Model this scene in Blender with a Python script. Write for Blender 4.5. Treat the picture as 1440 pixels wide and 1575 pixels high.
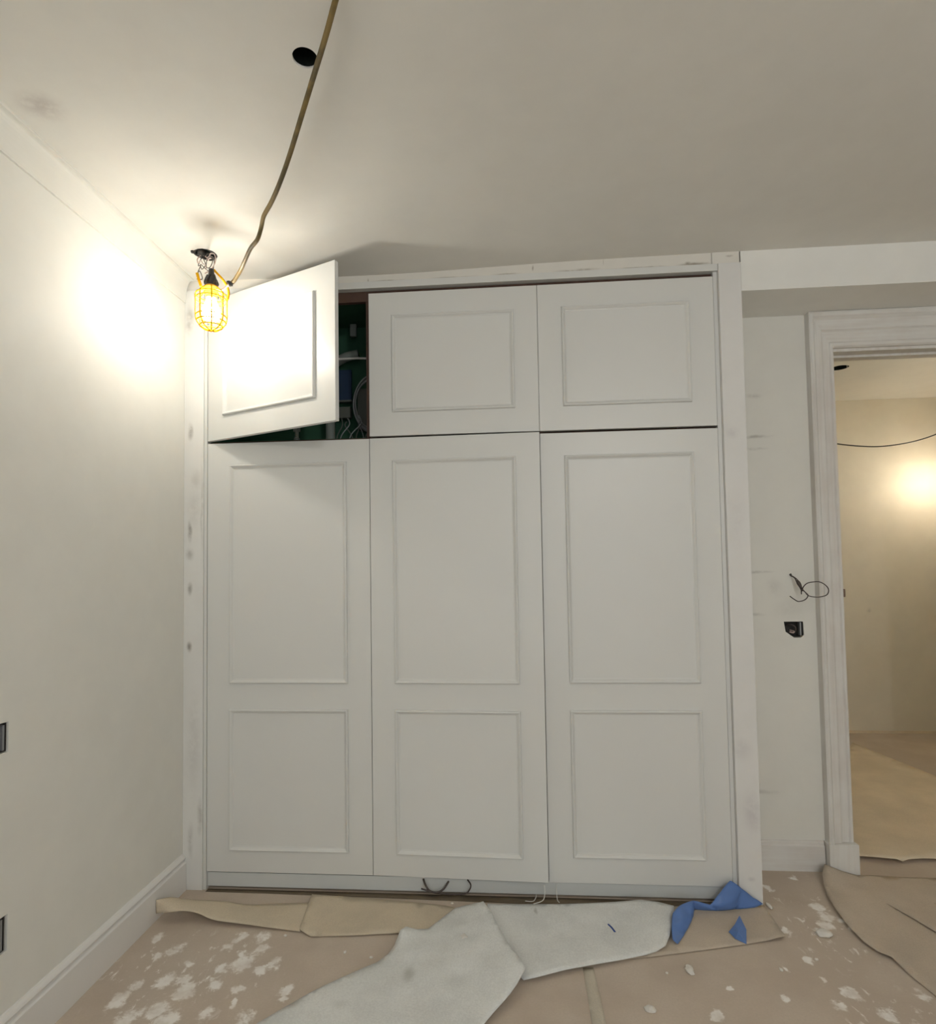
import bpy, bmesh, math, random
from mathutils import Vector, Matrix, noise
from mathutils.geometry import delaunay_2d_cdt
random.seed(7)
for o in list(bpy.data.objects): bpy.data.objects.remove(o)
S = bpy.context.scene
COL = S.collection

# ------------------------------------------------------------------ camera, light, exposure
F_PX, PX, PY = 906.59, 707.66, 834.18
cam = bpy.data.cameras.new('camera'); co = bpy.data.objects.new('camera', cam); COL.objects.link(co)
cam.sensor_fit = 'HORIZONTAL'; cam.sensor_width = 36; cam.lens = F_PX * 36 / 1440
cam.shift_x = (720 - PX) / 1440; cam.shift_y = (PY - 787.5) / 1440
cam.clip_start = .02
R_ = Vector((0.99703709, 0.07544742, -0.01499096)); U_ = Vector((0.01806784, -0.04026576, 0.99902564)); F_ = Vector((-0.07477028, 0.99633647, 0.04150963))
m = Matrix((R_, U_, -F_)).transposed().to_4x4(); m.translation = Vector((1.4718, -2.4342, 1.3306))
co.matrix_world = m
S.camera = co
S.view_settings.view_transform = 'Standard'; S.view_settings.look = 'None'
S.view_settings.gamma = 1; S.view_settings.use_curve_mapping = False
S.view_settings.exposure = 0.0
S.cycles.max_bounces = 10; S.cycles.diffuse_bounces = 8
w = bpy.data.worlds.new('world'); S.world = w; w.use_nodes = True
w.node_tree.nodes['Background'].inputs[0].default_value = (.85, .92, 1, 1)
w.node_tree.nodes['Background'].inputs[1].default_value = .6
FILL = 22          # added fill light behind the camera
BULB = 175        # work light in the corner
HALL = 150        # work light in the next room
BACK_FILL = 1070        # added unseen fill lamp further back in the room
def area(name, loc, rot, sx, sy, power, col):
    l = bpy.data.lights.new(name, 'AREA'); l.shape = 'RECTANGLE'; l.size = sx; l.size_y = sy; l.energy = power; l.color = col
    o = bpy.data.objects.new(name, l); COL.objects.link(o); o.location = loc; o.rotation_euler = rot
    return o
area('fill_light', (1.9, -4.55, 1.45), (math.radians(90), 0, 0), 2.6, 1.9, FILL, (.95, .985, 1))  # unseen soft fill, added for the room's general brightness
H = 2.6

# ------------------------------------------------------------------ material helpers
def mat(name, col, rough=.6, spec=.3, **k):
    m = bpy.data.materials.new(name); m.use_nodes = True
    b = m.node_tree.nodes['Principled BSDF']
    b.inputs['Base Color'].default_value = (*col, 1); b.inputs['Roughness'].default_value = rough
    b.inputs['Specular IOR Level'].default_value = spec
    for kk, v in k.items(): b.inputs[kk.replace('_', ' ')].default_value = v
    return m
class NT:
    def __init__(s, m): s.m = m; s.t = m.node_tree; s.n = s.t.nodes; s.l = s.t.links; s.b = s.n['Principled BSDF']; s.co = None
    def N(s, t, **k):
        n = s.n.new(t)
        for a, v in k.items(): setattr(n, a, v)
        return n
    def coord(s):
        if not s.co:
            g = s.N('ShaderNodeNewGeometry'); s.co = g.outputs['Position']
        return s.co
    def noise(s, scale, detail=4, rough=.6, vec=None, sc=None, dist=0):
        v = vec or s.coord()
        if sc:
            mp = s.N('ShaderNodeMapping'); mp.inputs['Scale'].default_value = sc; s.l.new(v, mp.inputs[0]); v = mp.outputs[0]
        n = s.N('ShaderNodeTexNoise'); n.inputs['Scale'].default_value = scale; n.inputs['Detail'].default_value = detail
        n.inputs['Roughness'].default_value = rough; n.inputs['Distortion'].default_value = dist
        s.l.new(v, n.inputs['Vector']); return n.outputs['Fac']
    def ramp(s, v, a, b, lo=0, hi=1):
        n = s.N('ShaderNodeMapRange'); n.clamp = True; n.interpolation_type = 'SMOOTHSTEP'
        for i, x in zip(('From Min', 'From Max', 'To Min', 'To Max'), (a, b, lo, hi)): n.inputs[i].default_value = x
        s.l.new(v, n.inputs['Value']); return n.outputs[0]
    def math(s, op, a, b):
        n = s.N('ShaderNodeMath', operation=op)
        for i, x in enumerate((a, b)):
            if isinstance(x, (int, float)): n.inputs[i].default_value = x
            else: s.l.new(x, n.inputs[i])
        return n.outputs[0]
    def mix(s, f, a, b):
        n = s.N('ShaderNodeMix', data_type='RGBA')
        if isinstance(f, (int, float)): n.inputs[0].default_value = f
        else: s.l.new(f, n.inputs[0])
        for i, x in ((6, a), (7, b)):
            if isinstance(x, tuple): n.inputs[i].default_value = (*x, 1)
            else: s.l.new(x, n.inputs[i])
        return n.outputs[2]
    def color(s, c): s.l.new(c, s.b.inputs['Base Color'])
    def bump(s, h, strength=.2, dist=.01):
        n = s.N('ShaderNodeBump'); n.inputs['Strength'].default_value = strength; n.inputs['Distance'].default_value = dist
        s.l.new(h, n.inputs['Height']); s.l.new(n.outputs[0], s.b.inputs['Normal'])
    def blobs(s, lst, wob=.03, wscale=12):
        """stain shapes: (x,y,z, rx,ry,rz, strength) in the place; returns the summed soft field"""
        v = s.coord()
        if wob:
            n = s.N('ShaderNodeTexNoise'); n.inputs['Scale'].default_value = wscale; n.inputs['Detail'].default_value = 3
            s.l.new(v, n.inputs['Vector'])
            a = s.N('ShaderNodeVectorMath', operation='SUBTRACT'); s.l.new(n.outputs['Color'], a.inputs[0]); a.inputs[1].default_value = (.5, .5, .5)
            b = s.N('ShaderNodeVectorMath', operation='SCALE'); s.l.new(a.outputs[0], b.inputs[0]); b.inputs['Scale'].default_value = wob * 2
            c = s.N('ShaderNodeVectorMath', operation='ADD'); s.l.new(v, c.inputs[0]); s.l.new(b.outputs[0], c.inputs[1]); v = c.outputs[0]
        acc = None
        for x, y, z, rx, ry, rz, st in lst:
            a = s.N('ShaderNodeVectorMath', operation='SUBTRACT'); s.l.new(v, a.inputs[0]); a.inputs[1].default_value = (x, y, z)
            b = s.N('ShaderNodeVectorMath', operation='MULTIPLY'); s.l.new(a.outputs[0], b.inputs[0]); b.inputs[1].default_value = (1/rx, 1/ry, 1/rz)
            c = s.N('ShaderNodeVectorMath', operation='LENGTH'); s.l.new(b.outputs[0], c.inputs[0])
            f = s.ramp(c.outputs['Value'], 1, 0, 0, st)
            acc = f if acc is None else s.math('MAXIMUM', acc, f)
        return acc

def paint(name, col, rough=.55, spec=.3, stains=None, scol=(.35, .33, .31), wob=.03, var=.04, bump=.03, bs=60):
    m = mat(name, col, rough, spec); t = NT(m)
    n = t.noise(1.7, 3); n2 = t.noise(9, 4)
    f = t.math('ADD', t.math('MULTIPLY', n, .6), t.math('MULTIPLY', n2, .4))
    c = t.mix(t.ramp(f, .3, .7), tuple(x * (1 - var) for x in col), tuple(min(1, x * (1 + var * .6)) for x in col))
    if stains:
        c = t.mix(t.math('MULTIPLY', t.blobs(stains, wob), t.ramp(t.noise(35, 5), .3, .6, .35, 1)), c, scol)
    t.color(c)
    if bump: t.bump(t.noise(bs, 5), bump, .004)
    return m
WALL = (.74, .735, .69)
M = {}
M['wall'] = paint('wall_paint', WALL)
M['ceiling'] = paint('ceiling_paint', (.75, .74, .70), .8, .1, [(.235, -.97, H, .085, .07, .1, .8), (.32, -.05, H, .12, .1, .05, .25)], (.50, .47, .45), .01)
M['beam'] = paint('beam_paint', (.80, .80, .77))
M['back_wall'] = paint('patched_wall_paint', (.72, .715, .67), .7, .2,
    [(2.60, .275, 1.892, .10, .1, .012, .7), (2.60, .275, 1.84, .07, .1, .010, .5), (2.58, .275, 1.29, .1, .1, .01, .6), (2.57, .275, 1.10, .06, .1, .012, .4), (2.60, .275, 2.08, .05, .1, .015, .4),
     (2.53, .275, .9, .05, .1, .03, .3), (2.55, .275, .33, .14, .1, .015, .4), (2.66, .275, 1.22, .05, .1, .06, .22), (2.72, .275, 1.12, .1, .1, .05, .16)], (.36, .35, .32), .012)
M['white'] = paint('cabinet_lacquer', (.67, .675, .655), .36, .35, None, var=.012, bump=.01, bs=200)
M['stile'] = paint('scuffed_filler_board', (.72, .72, .70), .6, .2,
    [(.132, -.01, 1.93, 0.018, .1, .05, .9), (.131, -.01, 1.50, 0.015, .1, .06, .9), (.13, -.01, 1.40, 0.030, .1, .04, .5), (.132, -.01, 1.256, 0.015, .1, .04, .7), (.133, -.01, 1.008, 0.015, .1, .03, .95),
     (.153, -.01, 1.72, 0.045, .1, .07, .25), (.124, -.01, 2.42, 0.030, .1, .09, .7), (.15, -.01, 1.6, 0.045, .1, .12, .22), (.185, -.01, 1.6, 0.009, .1, .3, .3), (.15, -.01, .6, 0.045, .1, .3, .2),
     (.18, -.01, .3, 0.018, .1, .1, .5), (.138, -.01, .2, 0.018, .1, .1, .4)], (.26, .245, .22), .010)
M['rightstile'] = paint('brushed_filler_board', (.71, .705, .69), .6, .2,
    [(2.42, -.01, .35, .05, .1, .12, .4), (2.41, -.01, .1, .02, .1, .015, .5), (2.39, -.01, 1.85, .04, .1, .03, .3), (2.40, -.01, 1.5, .05, .1, .2, .15), (2.39, -.01, .6, .05, .1, .06, .25)], (.42, .40, .42), .01)
M['header'] = paint('patched_header_board', (.72, .70, .65), .7, .2,
    [(1.285, 0, 2.552, .14, .1, .007, .8), (1.612, 0, 2.575, .005, .1, .018, .9), (1.80, 0, 2.556, .12, .1, .010, .85), (2.05, 0, 2.554, .16, .1, .007, .85), (2.27, 0, 2.556, .09, .1, .012, .9), (2.245, 0, 2.56, .02, .1, .012, .9),
     (2.41, 0, 2.585, .022, .1, .007, .7), (.911, 0, 2.56, .005, .1, .014, .8), (1.0, 0, 2.554, .12, .1, .006, .7), (1.5, 0, 2.556, .08, .1, .007, .6), (1.903, 0, 2.585, .003, .1, .02, .5)], (.30, .27, .22), .006)
M['kick'] = paint('kick_board', (.60, .62, .61), .5, .3, None, var=.03)
M['baseboard'] = paint('baseboard_gloss', (.74, .73, .71), .35, .45, None, var=.02, bump=.01)
def primer(name, sc):
    m = mat(name, (.66, .63, .60), .7, .2); t = NT(m)
    a = t.noise(5, 4, .55, sc=sc); c = t.noise(4, 4)
    f = t.math('ADD', t.math('MULTIPLY', a, .45), t.math('MULTIPLY', c, .55))
    t.color(t.mix(t.ramp(f, .36, .66), (.63, .60, .565), (.71, .705, .68))); t.bump(a, .04, .003)
    return m
M['casing'] = primer('brushed_primer', (10, 10, .6))
M['casing_flat'] = primer('brushed_primer_level', (.6, 10, 10))
M['crack'] = mat('crack_dark', (.05, .045, .04), .9, .05)
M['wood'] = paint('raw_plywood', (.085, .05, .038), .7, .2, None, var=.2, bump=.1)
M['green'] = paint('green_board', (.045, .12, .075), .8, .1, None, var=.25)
M['grey_panel'] = mat('grey_plastic', (.12, .13, .115), .6)
M['pvc'] = mat('pvc_dusty_grey', (.25, .28, .26), .5)
M['blue_board'] = mat('blue_insulation', (.02, .045, .10), .6)
M['steel'] = mat('galvanised_steel', (.28, .29, .30), .45, .5, Metallic=.5)
M['black'] = mat('black_rubber', (.03, .028, .026), .5, .4)
M['dark_wire'] = mat('dark_wire', (.07, .055, .05), .45, .4)
M['copper'] = mat('pinkish_bare_wire', (.55, .42, .38), .4, .5)
M['white_wire'] = mat('white_wire', (.78, .78, .74), .4)
M['cable'] = None
def cablemat():
    m = mat('dirty_yellow_cable', (.40, .28, .07), .5, .3); t = NT(m)
    t.color(t.mix(t.ramp(t.noise(14, 3), .35, .65), (.10, .078, .035), (.23, .16, .055))); return m
M['cable'] = cablemat()
M['yellow'] = mat('yellow_plastic', (.78, .42, .01), .9, .05, Transmission_Weight=.0)
M['orange'] = mat('orange_socket_plastic', (.90, .47, .05), .4, .4)
def emis(name, col, s):
    m = bpy.data.materials.new(name); m.use_nodes = True; n = m.node_tree.nodes; n.clear()
    e = n.new('ShaderNodeEmission'); o = n.new('ShaderNodeOutputMaterial'); e.inputs[0].default_value = (*col, 1); e.inputs[1].default_value = s
    m.node_tree.links.new(e.outputs[0], o.inputs[0]); return m
M['bulb'] = emis('lit_bulb', (1, .965, .87), BULB)
M['bulb_fill_back'] = emis('lit_bulb_fill_back', (1, .98, .95), BACK_FILL)
M['bulb_fill_hall'] = emis('lit_bulb_fill_hall', (1, .90, .72), 175)
M['bulb_hall'] = emis('lit_bulb_hall', (1, .90, .72), HALL)
def kraft(name, col, rough=.85):
    m = mat(name, col, rough, .12); t = NT(m)
    f = t.math('ADD', t.math('MULTIPLY', t.noise(4, 4), .6), t.math('MULTIPLY', t.noise(220, 2), .4))
    c = t.mix(t.ramp(f, .3, .7), tuple(x * .86 for x in col), tuple(x * 1.08 for x in col))
    t.color(c); t.bump(t.noise(25, 4), .12, .006); return m
M['kraft_light'] = kraft('tan_paper', (.60, .52, .40))
M['kraft'] = kraft('brown_paper', (.53, .455, .37))
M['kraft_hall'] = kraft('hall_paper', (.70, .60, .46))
def fabric(name, col):
    m = mat(name, col, .95, .05); t = NT(m)
    f = t.math('ADD', t.math('MULTIPLY', t.noise(6, 4), .5), t.math('MULTIPLY', t.noise(160, 3, .7), .5))
    c = t.mix(t.ramp(f, .32, .68), tuple(x * .86 for x in col), tuple(x * 1.07 for x in col))
    c = t.mix(t.blobs([(1.14, -.50, 0, .03, .05, .2, .5), (.80, -.62, 0, .05, .04, .2, .35), (.95, -.62, 0, .04, .03, .2, .2), (1.57, -.12, 0, .012, .03, .2, .6), (1.30, -.1, 0, .02, .03, .2, .3)], .02), c, (.30, .30, .26))
    t.color(c); t.bump(t.noise(300, 3), .25, .002); return m
M['fleece'] = fabric('grey_fleece', (.72, .73, .715))
M['blue'] = paint('blue_film', (.10, .20, .48), .38, .5, None, var=.15)
M['blue_dark'] = mat('blue_film_dark', (.04, .08, .28), .4, .4)
M['plaster'] = paint('plaster_lump', (.74, .71, .66), .9, .1, None, var=.06, bump=.3)
M['tape'] = kraft('pale_masking_tape', (.56, .51, .42))
M['void'] = mat('dark_void', (.015, .02, .018), .9, .05)

def floormat():
    m = mat('protected_floor', (.45, .37, .29), .8, .15); t = NT(m)
    base = t.mix(t.ramp(t.noise(3, 4), .35, .65), (.50, .42, .345), (.57, .49, .41))
    base = t.mix(t.math('MULTIPLY', t.ramp(t.noise(140, 3, .7), .35, .7), .35), base, (.46, .39, .32))
    # plaster spills: blobs broken up with noise
    L = [(.29, -.38, .05), (.25, -.42, .025), (.19, -.33, .03), (.27, -.57, .045), (.25, -.63, .04), (.35, -.54, .05), (.40, -.53, .045), (.44, -.58, .05), (.40, -.66, .05), (.49, -.31, .035),
         (.57, -.30, .05), (.60, -.37, .04), (.56, -.44, .06), (.67, -.44, .04), (.64, -.47, .03), (.54, -.40, .03), (.47, -.36, .03), (.52, -.55, .03), (.76, -.56, .035), (.765, -.60, .02), (.68, -.68, .05), (.55, -.67, .04),
         (.50, -.47, .03), (.33, -.70, .06), (.45, -.70, .05), (.60, -.57, .03), (.62, -.62, .02), (.38, -.46, .025),
         (2.65, -.01, .035), (2.65, -.07, .05), (2.69, -.10, .03), (2.58, -.17, .04), (2.62, -.13, .045), (2.71, -.15, .03), (2.90, -.01, .05), (2.93, .04, .03), (2.46, -.42, .02), (2.51, -.48, .035), (2.45, -.53, .03),
         (2.57, -.56, .045), (2.72, -.47, .04), (2.46, -.33, .02), (3.54, .94, .06), (3.66, .94, .07), (3.43, 1.02, .05), (2.46, -.17, .03), (2.36, -.37, .018), (2.07, -.59, .03), (2.52, .12, .03), (2.66, .2, .03),
         (2.30, -.52, .02), (2.15, -.48, .015), (2.62, -.62, .05), (2.33, -.64, .03), (2.82, -.12, .03), (2.20, -.66, .02)]
    field = t.blobs([(x, y, 0, r * 1.45, r * 1.8, .2, .75 + .25 * ((i * 37) % 10) / 10) for i, (x, y, r) in enumerate(L)], .032, 22)
    nz = t.noise(30, 5, .65, dist=.4)
    nz = t.math('ADD', t.math('MULTIPLY', nz, .6), t.math('MULTIPLY', t.noise(95, 4, .7), .45))
    msk = t.ramp(t.math('ADD', t.math('MULTIPLY', field, .62), t.math('MULTIPLY', nz, .85)), .70, .92)
    haze = t.blobs([(.42, -.50, 0, .45, .34, .5, .45), (2.6, -.2, 0, .35, .5, .5, .25), (3.6, 1, 0, .4, .3, .5, .2)], .08, 5)
    specks = t.math('MULTIPLY', t.ramp(t.noise(75, 4, .7), .60, .70), t.math('ADD', haze, .08))
    streak = t.math('MULTIPLY', t.ramp(t.noise(20, 5, .65, sc=(1.5, .8, 1), dist=.6), .575, .66), t.ramp(t.noise(5, 3), .35, .6))
    near = t.blobs([(.40, -.52, 0, .42, .36, .5, 1), (2.62, -.12, 0, .26, .42, .5, .8), (2.6, -.55, 0, .4, .2, .5, .6)], .06, 5)
    msk = t.math('MAXIMUM', msk, t.math('MULTIPLY', streak, t.ramp(near, .05, .5)))
    c = t.mix(t.math('MULTIPLY', haze, .5), base, (.60, .54, .47))
    c = t.mix(t.math('MINIMUM', t.math('MULTIPLY', specks, 1.3), 1), c, (.68, .64, .57))
    c = t.mix(t.math('MULTIPLY', msk, t.ramp(t.noise(16, 3), .3, .6, .55, 1)), c, (.86, .83, .79))
    t.color(c); t.bump(t.math('ADD', t.noise(20, 4), t.math('MULTIPLY', msk, .5)), .15, .006)
    return m
M['floor'] = floormat()
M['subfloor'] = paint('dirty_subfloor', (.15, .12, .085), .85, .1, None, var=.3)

# ------------------------------------------------------------------ mesh helpers
def finish(bm, name, ma, parent=None, smooth=False, loc=None):
    me = bpy.data.meshes.new(name); bmesh.ops.recalc_face_normals(bm, faces=bm.faces); bm.to_mesh(me); bm.free()
    for x in (ma if isinstance(ma, (list, tuple)) else [ma]): me.materials.append(x)
    if smooth:
        for p in me.polygons: p.use_smooth = True
    o = bpy.data.objects.new(name, me); COL.objects.link(o)
    if parent is not None: o.parent = parent
    if loc: o.location = loc
    return o
def box(bm, x0, x1, y0, y1, z0, z1, bev=0, mi=0):
    r = bmesh.ops.create_cube(bm, size=1)
    vs = r['verts']
    for v in vs: v.co = Vector(((x0 + x1) / 2 + v.co.x * (x1 - x0), (y0 + y1) / 2 + v.co.y * (y1 - y0), (z0 + z1) / 2 + v.co.z * (z1 - z0)))
    fs = set(f for v in vs for f in v.link_faces)
    for f in fs: f.material_index = mi
    if bev:
        es = list(set(e for v in vs for e in v.link_edges))
        bmesh.ops.bevel(bm, geom=es, offset=bev, segments=2, profile=.6, affect='EDGES')
def catmull(P, n=6):
    P = [Vector(p) for p in P]; out = []
    for i in range(len(P) - 1):
        p0 = P[max(i - 1, 0)]; p1 = P[i]; p2 = P[i + 1]; p3 = P[min(i + 2, len(P) - 1)]
        for k in range(n):
            t = k / n
            out.append(.5 * ((2 * p1) + (p2 - p0) * t + (2 * p0 - 5 * p1 + 4 * p2 - p3) * t * t + (3 * p1 - p0 - 3 * p2 + p3) * t ** 3))
    out.append(P[-1]); return out
def tube(bm, P, r, seg=8, smooth=6, closed=False, mi=0):
    if closed: P = [Vector(p) for p in P]
    else: P = catmull(P, smooth) if smooth else [Vector(p) for p in P]
    n = len(P); up = None; rings = []
    for i, p in enumerate(P):
        if closed: t = (P[(i + 1) % n] - P[i - 1]).normalized()
        else: t = (P[min(i + 1, n - 1)] - P[max(i - 1, 0)]).normalized()
        if up is None:
            up = t.orthogonal().normalized()
        up = (up - t * up.dot(t)).normalized(); s = t.cross(up)
        rr = r(i / (n - 1)) if callable(r) else r
        rings.append([bm.verts.new(p + (up * math.cos(a) + s * math.sin(a)) * rr) for a in [2 * math.pi * k / seg for k in range(seg)]])
    m_ = n if closed else n - 1
    for i in range(m_):
        a, b = rings[i], rings[(i + 1) % n]
        off = 0
        if closed and i == n - 1:
            off = min(range(seg), key=lambda q: (b[q].co - a[0].co).length)
        for k in range(seg):
            f = bm.faces.new((a[k], a[(k + 1) % seg], b[(k + 1 + off) % seg], b[(k + off) % seg])); f.material_index = mi
    if not closed:
        bm.faces.new(list(reversed(rings[0]))).material_index = mi; bm.faces.new(rings[-1]).material_index = mi
def lathe(bm, prof, base, axis=Vector((0, 0, 1)), seg=24, mi=0):
    q = Vector((0, 0, 1)).rotation_difference(axis); base = Vector(base); rings = []
    for r, z in prof:
        rings.append([bm.verts.new(base + q @ Vector((max(r, 1e-5) * math.cos(a), max(r, 1e-5) * math.sin(a), z))) for a in [2 * math.pi * k / seg for k in range(seg)]])
    for a, b in zip(rings, rings[1:]):
        for k in range(seg): bm.faces.new((a[k], a[(k + 1) % seg], b[(k + 1) % seg], b[k])).material_index = mi
    bm.faces.new(list(reversed(rings[0]))).material_index = mi; bm.faces.new(rings[-1]).material_index = mi
def tag(o, label=None, cat=None, group=None, kind=None):
    if label: o['label'] = label
    if cat: o['category'] = cat
    if group: o['group'] = group
    if kind: o['kind'] = kind
    return o
def empty(name, loc=(0, 0, 0), rz=0):
    o = bpy.data.objects.new(name, None); COL.objects.link(o); o.location = loc; o.rotation_euler = (0, 0, rz); o.empty_display_size = .1; return o
def struct(o, label=None): return tag(o, label, kind='structure')
def cut(o, cutters):
    """boolean openings out of a wall, then drop the cutters"""
    tmp = []
    for bm in cutters:
        c = finish(bm, 'cutter', M['void']); tmp.append(c)
        md = o.modifiers.new('b', 'BOOLEAN'); md.object = c; md.operation = 'DIFFERENCE'; md.solver = 'EXACT'
    dg = bpy.context.evaluated_depsgraph_get(); me = bpy.data.meshes.new_from_object(o.evaluated_get(dg))
    o.modifiers.clear(); o.data = me
    while len(me.materials) > 1: me.materials.pop()
    for c in tmp: bpy.data.objects.remove(c)
def bmbox(*a, **k):
    bm = bmesh.new(); box(bm, *a, **k); return bm
def bmcyl(x, y, r, z0, z1, seg=40, sq=1.0, rot=0):
    bm = bmesh.new(); lathe(bm, [(r, z0), (r, z1)], (0, 0, 0), seg=seg)
    for v in bm.verts:
        a, b = v.co.x, v.co.y * sq
        v.co.x = x + a * math.cos(rot) - b * math.sin(rot); v.co.y = y + a * math.sin(rot) + b * math.cos(rot)
    return bm
def sheet(name, outline, ma, inner=(), step=.03, thick=.0008, rough=0., parent=None, extra=None, z0=0.0):
    """a thin limp sheet: outline of (x,y,z) points, heights blended inside"""
    bms = bmesh.new()
    for ol, inn in [(outline, inner)] + (extra or []):
        pts = [Vector(p) for p in ol]
        # densify outline smoothly
        n = len(pts); den = []
        for i in range(n):
            a, b = pts[i], pts[(i + 1) % n]; k = max(1, int((b - a).length / step))
            for j in range(k): den.append(a.lerp(b, j / k))
        cp = list(den) + [Vector(p) for p in inn]
        def hz(x, y):
            s = ww = 0
            for c in cp:
                d = (c.x - x) ** 2 + (c.y - y) ** 2 + 2e-5; q = 1 / d ** 1.5; s += q * c.z; ww += q
            return s / ww
        v2 = [Vector((p.x, p.y)) for p in den]
        xs = [p.x for p in den]; ys = [p.y for p in den]
        x = min(xs)
        while x < max(xs):
            y = min(ys)
            while y < max(ys):
                q = Vector((x + random.uniform(-.2, .2) * step, y + random.uniform(-.2, .2) * step))
                # inside test, keep away from the rim
                ins = False; near = False
                for i in range(len(den)):
                    a, b = den[i], den[i - 1]
                    if (a.y > q.y) != (b.y > q.y) and q.x < (b.x - a.x) * (q.y - a.y) / (b.y - a.y) + a.x: ins = not ins
                    if (a.xy - q).length < step * .45: near = True
                if ins and not near: v2.append(q)
                y += step
            x += step
        nb = len(den)
        r = delaunay_2d_cdt(v2, [], [list(range(nb))], 1, 1e-6)
        vv = []
        for i, p in enumerate(r[0]):
            src = r[3][i][0] if r[3][i] else -1
            z = den[src].z if 0 <= src < nb else hz(p.x, p.y) + rough * (noise.noise(Vector((p.x * 14, p.y * 14, 3))) + .5)
            vv.append(bms.verts.new((p.x, p.y, max(z, z0 + .0005))))
        for f in r[2]:
            try: bms.faces.new([vv[i] for i in f])
            except ValueError: pass
    bmesh.ops.recalc_face_normals(bms, faces=bms.faces)
    for f in bms.faces:
        if f.normal.z < 0: f.normal_flip()
    me = bpy.data.meshes.new(name); bms.to_mesh(me); bms.free(); me.materials.append(ma)
    for p in me.polygons: p.use_smooth = True
    o = bpy.data.objects.new(name, me); COL.objects.link(o)
    md = o.modifiers.new('thickness', 'SOLIDIFY'); md.thickness = thick; md.offset = 1
    if parent: o.parent = parent
    return o

# ------------------------------------------------------------------ the setting
XW = .104; XR = 4.9; YB = -4.7; YF = 2.40; R = .275
bm = bmbox(XW - .2, 5.3, YB - .1, YF + .2, -.1, 0); fl = struct(finish(bm, 'floor', M['floor']))
bm = bmesh.new(); nx, ny = 52, 72; g0 = {}
for k, z in enumerate((H, H + .03)):
    for i in range(nx + 1):
        for j in range(ny + 1): g0[i, j, k] = bm.verts.new((XW - .2 + (5.3 - XW + .2) * i / nx, YB - .1 + (YF + .3 - YB) * j / ny, z))
for i in range(nx):
    for j in range(ny):
        for k in (0, 1): bm.faces.new((g0[i, j, k], g0[i + 1, j, k], g0[i + 1, j + 1, k], g0[i, j + 1, k]))
for i in range(nx):
    for j in (0, ny): bm.faces.new((g0[i, j, 0], g0[i + 1, j, 0], g0[i + 1, j, 1], g0[i, j, 1]))
for j in range(ny):
    for i in (0, nx): bm.faces.new((g0[i, j, 0], g0[i, j + 1, 0], g0[i, j + 1, 1], g0[i, j, 1]))
ce = finish(bm, 'ceiling', M['ceiling'])
JB = (.300, -.205, .045); DL = (1.000, -1.052, .031)
cut(ce, [bmcyl(DL[0], DL[1], DL[2], H - .05, H + .05), bmcyl(JB[0], JB[1], JB[2], H - .05, H + .05, 14), bmcyl(3.69, 1.571, .055, H - .05, H + .05)])
bm = bmesh.new(); bm.from_mesh(ce.data)
for v in bm.verts:      # the old plaster sags a little in front of the wardrobe
    v.co.z -= .019 * math.exp(-((v.co.x - .95) / .62) ** 2) * math.exp(-((v.co.y - .05) / .45) ** 2)
for x, y, r, h in ((DL[0], DL[1], DL[2] - .0004, .12), (JB[0], JB[1], JB[2] - .0015, .06), (3.69, 1.571, .0545, .1)):
    zs_ = H + (.005 if r < .04 else .002)
    n0 = len(bm.faces); lathe(bm, [(r, zs_), (r, zs_ + h), (.001, zs_ + h)], (x, y, 0), seg=32)
    bm.faces.ensure_lookup_table()
    for f in list(bm.faces)[n0:]: f.material_index = 1
    bad = [f for f in list(bm.faces)[n0:] if len(f.verts) == 32 and abs(f.calc_center_median().z - zs_) < 1e-4]
    bmesh.ops.delete(bm, geom=bad, context='FACES_ONLY')
bm.to_mesh(ce.data); bm.free(); ce.data.materials.append(M['void']); struct(ce)
wl = finish(bmbox(XW - .12, XW, YB, YF, 0, H), 'wall_left', M['wall'])
cut(wl, [bmbox(XW - .06, XW + .02, -.99, -.893, .843, .925), bmbox(XW - .06, XW + .02, -.99, -.886, .308, .405)]); struct(wl)
bm = bmesh.new(); box(bm, 2.4492, 2.948, R, R + .12, 0, H); box(bm, XW, 2.4492, .43, .53, 0, H); box(bm, 2.40, 2.4492, R, .43, 0, H); box(bm, 3.76, XR, R, R + .12, 0, H); box(bm, 2.948, 3.76, R, R + .12, 2.285, H)
wb = finish(bm, 'wall_back', M['back_wall'])
hole = bmesh.new(); vs = [(2.694, 1.068), (2.776, 1.068), (2.778, 1.01), (2.765, .998), (2.735, .998), (2.70, 1.024)]
a = [hole.verts.new((x, R - .02, z)) for x, z in vs]; b = [hole.verts.new((x, R + .06, z)) for x, z in vs]
hole.faces.new(a); hole.faces.new(list(reversed(b)))
for i in range(len(vs)): hole.faces.new((a[i], b[i], b[(i + 1) % len(vs)], a[(i + 1) % len(vs)]))
hole2 = bmesh.new(); lathe(hole2, [(.006, -.05), (.006, .05)], (2.731, R, 1.274), Vector((0, 1, 0)), 10)
bmesh.ops.recalc_face_normals(hole, faces=hole.faces); bmesh.ops.recalc_face_normals(hole2, faces=hole2.faces)
cut(wb, [hole, hole2]); struct(wb)
# fascia of the dropped beam to the right of the wardrobe
struct(finish(bmbox(2.4535, XR, 0, R - .0005, 2.435, H), 'trim_1', M['beam']), 'white boxed beam running above the doorway')
# plaster strip above the wardrobe
bm = bmesh.new(); box(bm, XW, 2.339, .002, .25, 2.5535, H); box(bm, 2.3405, 2.4485, .000, .25, 2.5512, H)
struct(finish(bm, 'trim_2', M['header']), 'patched plaster strip between wardrobe top and ceiling')
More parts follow.
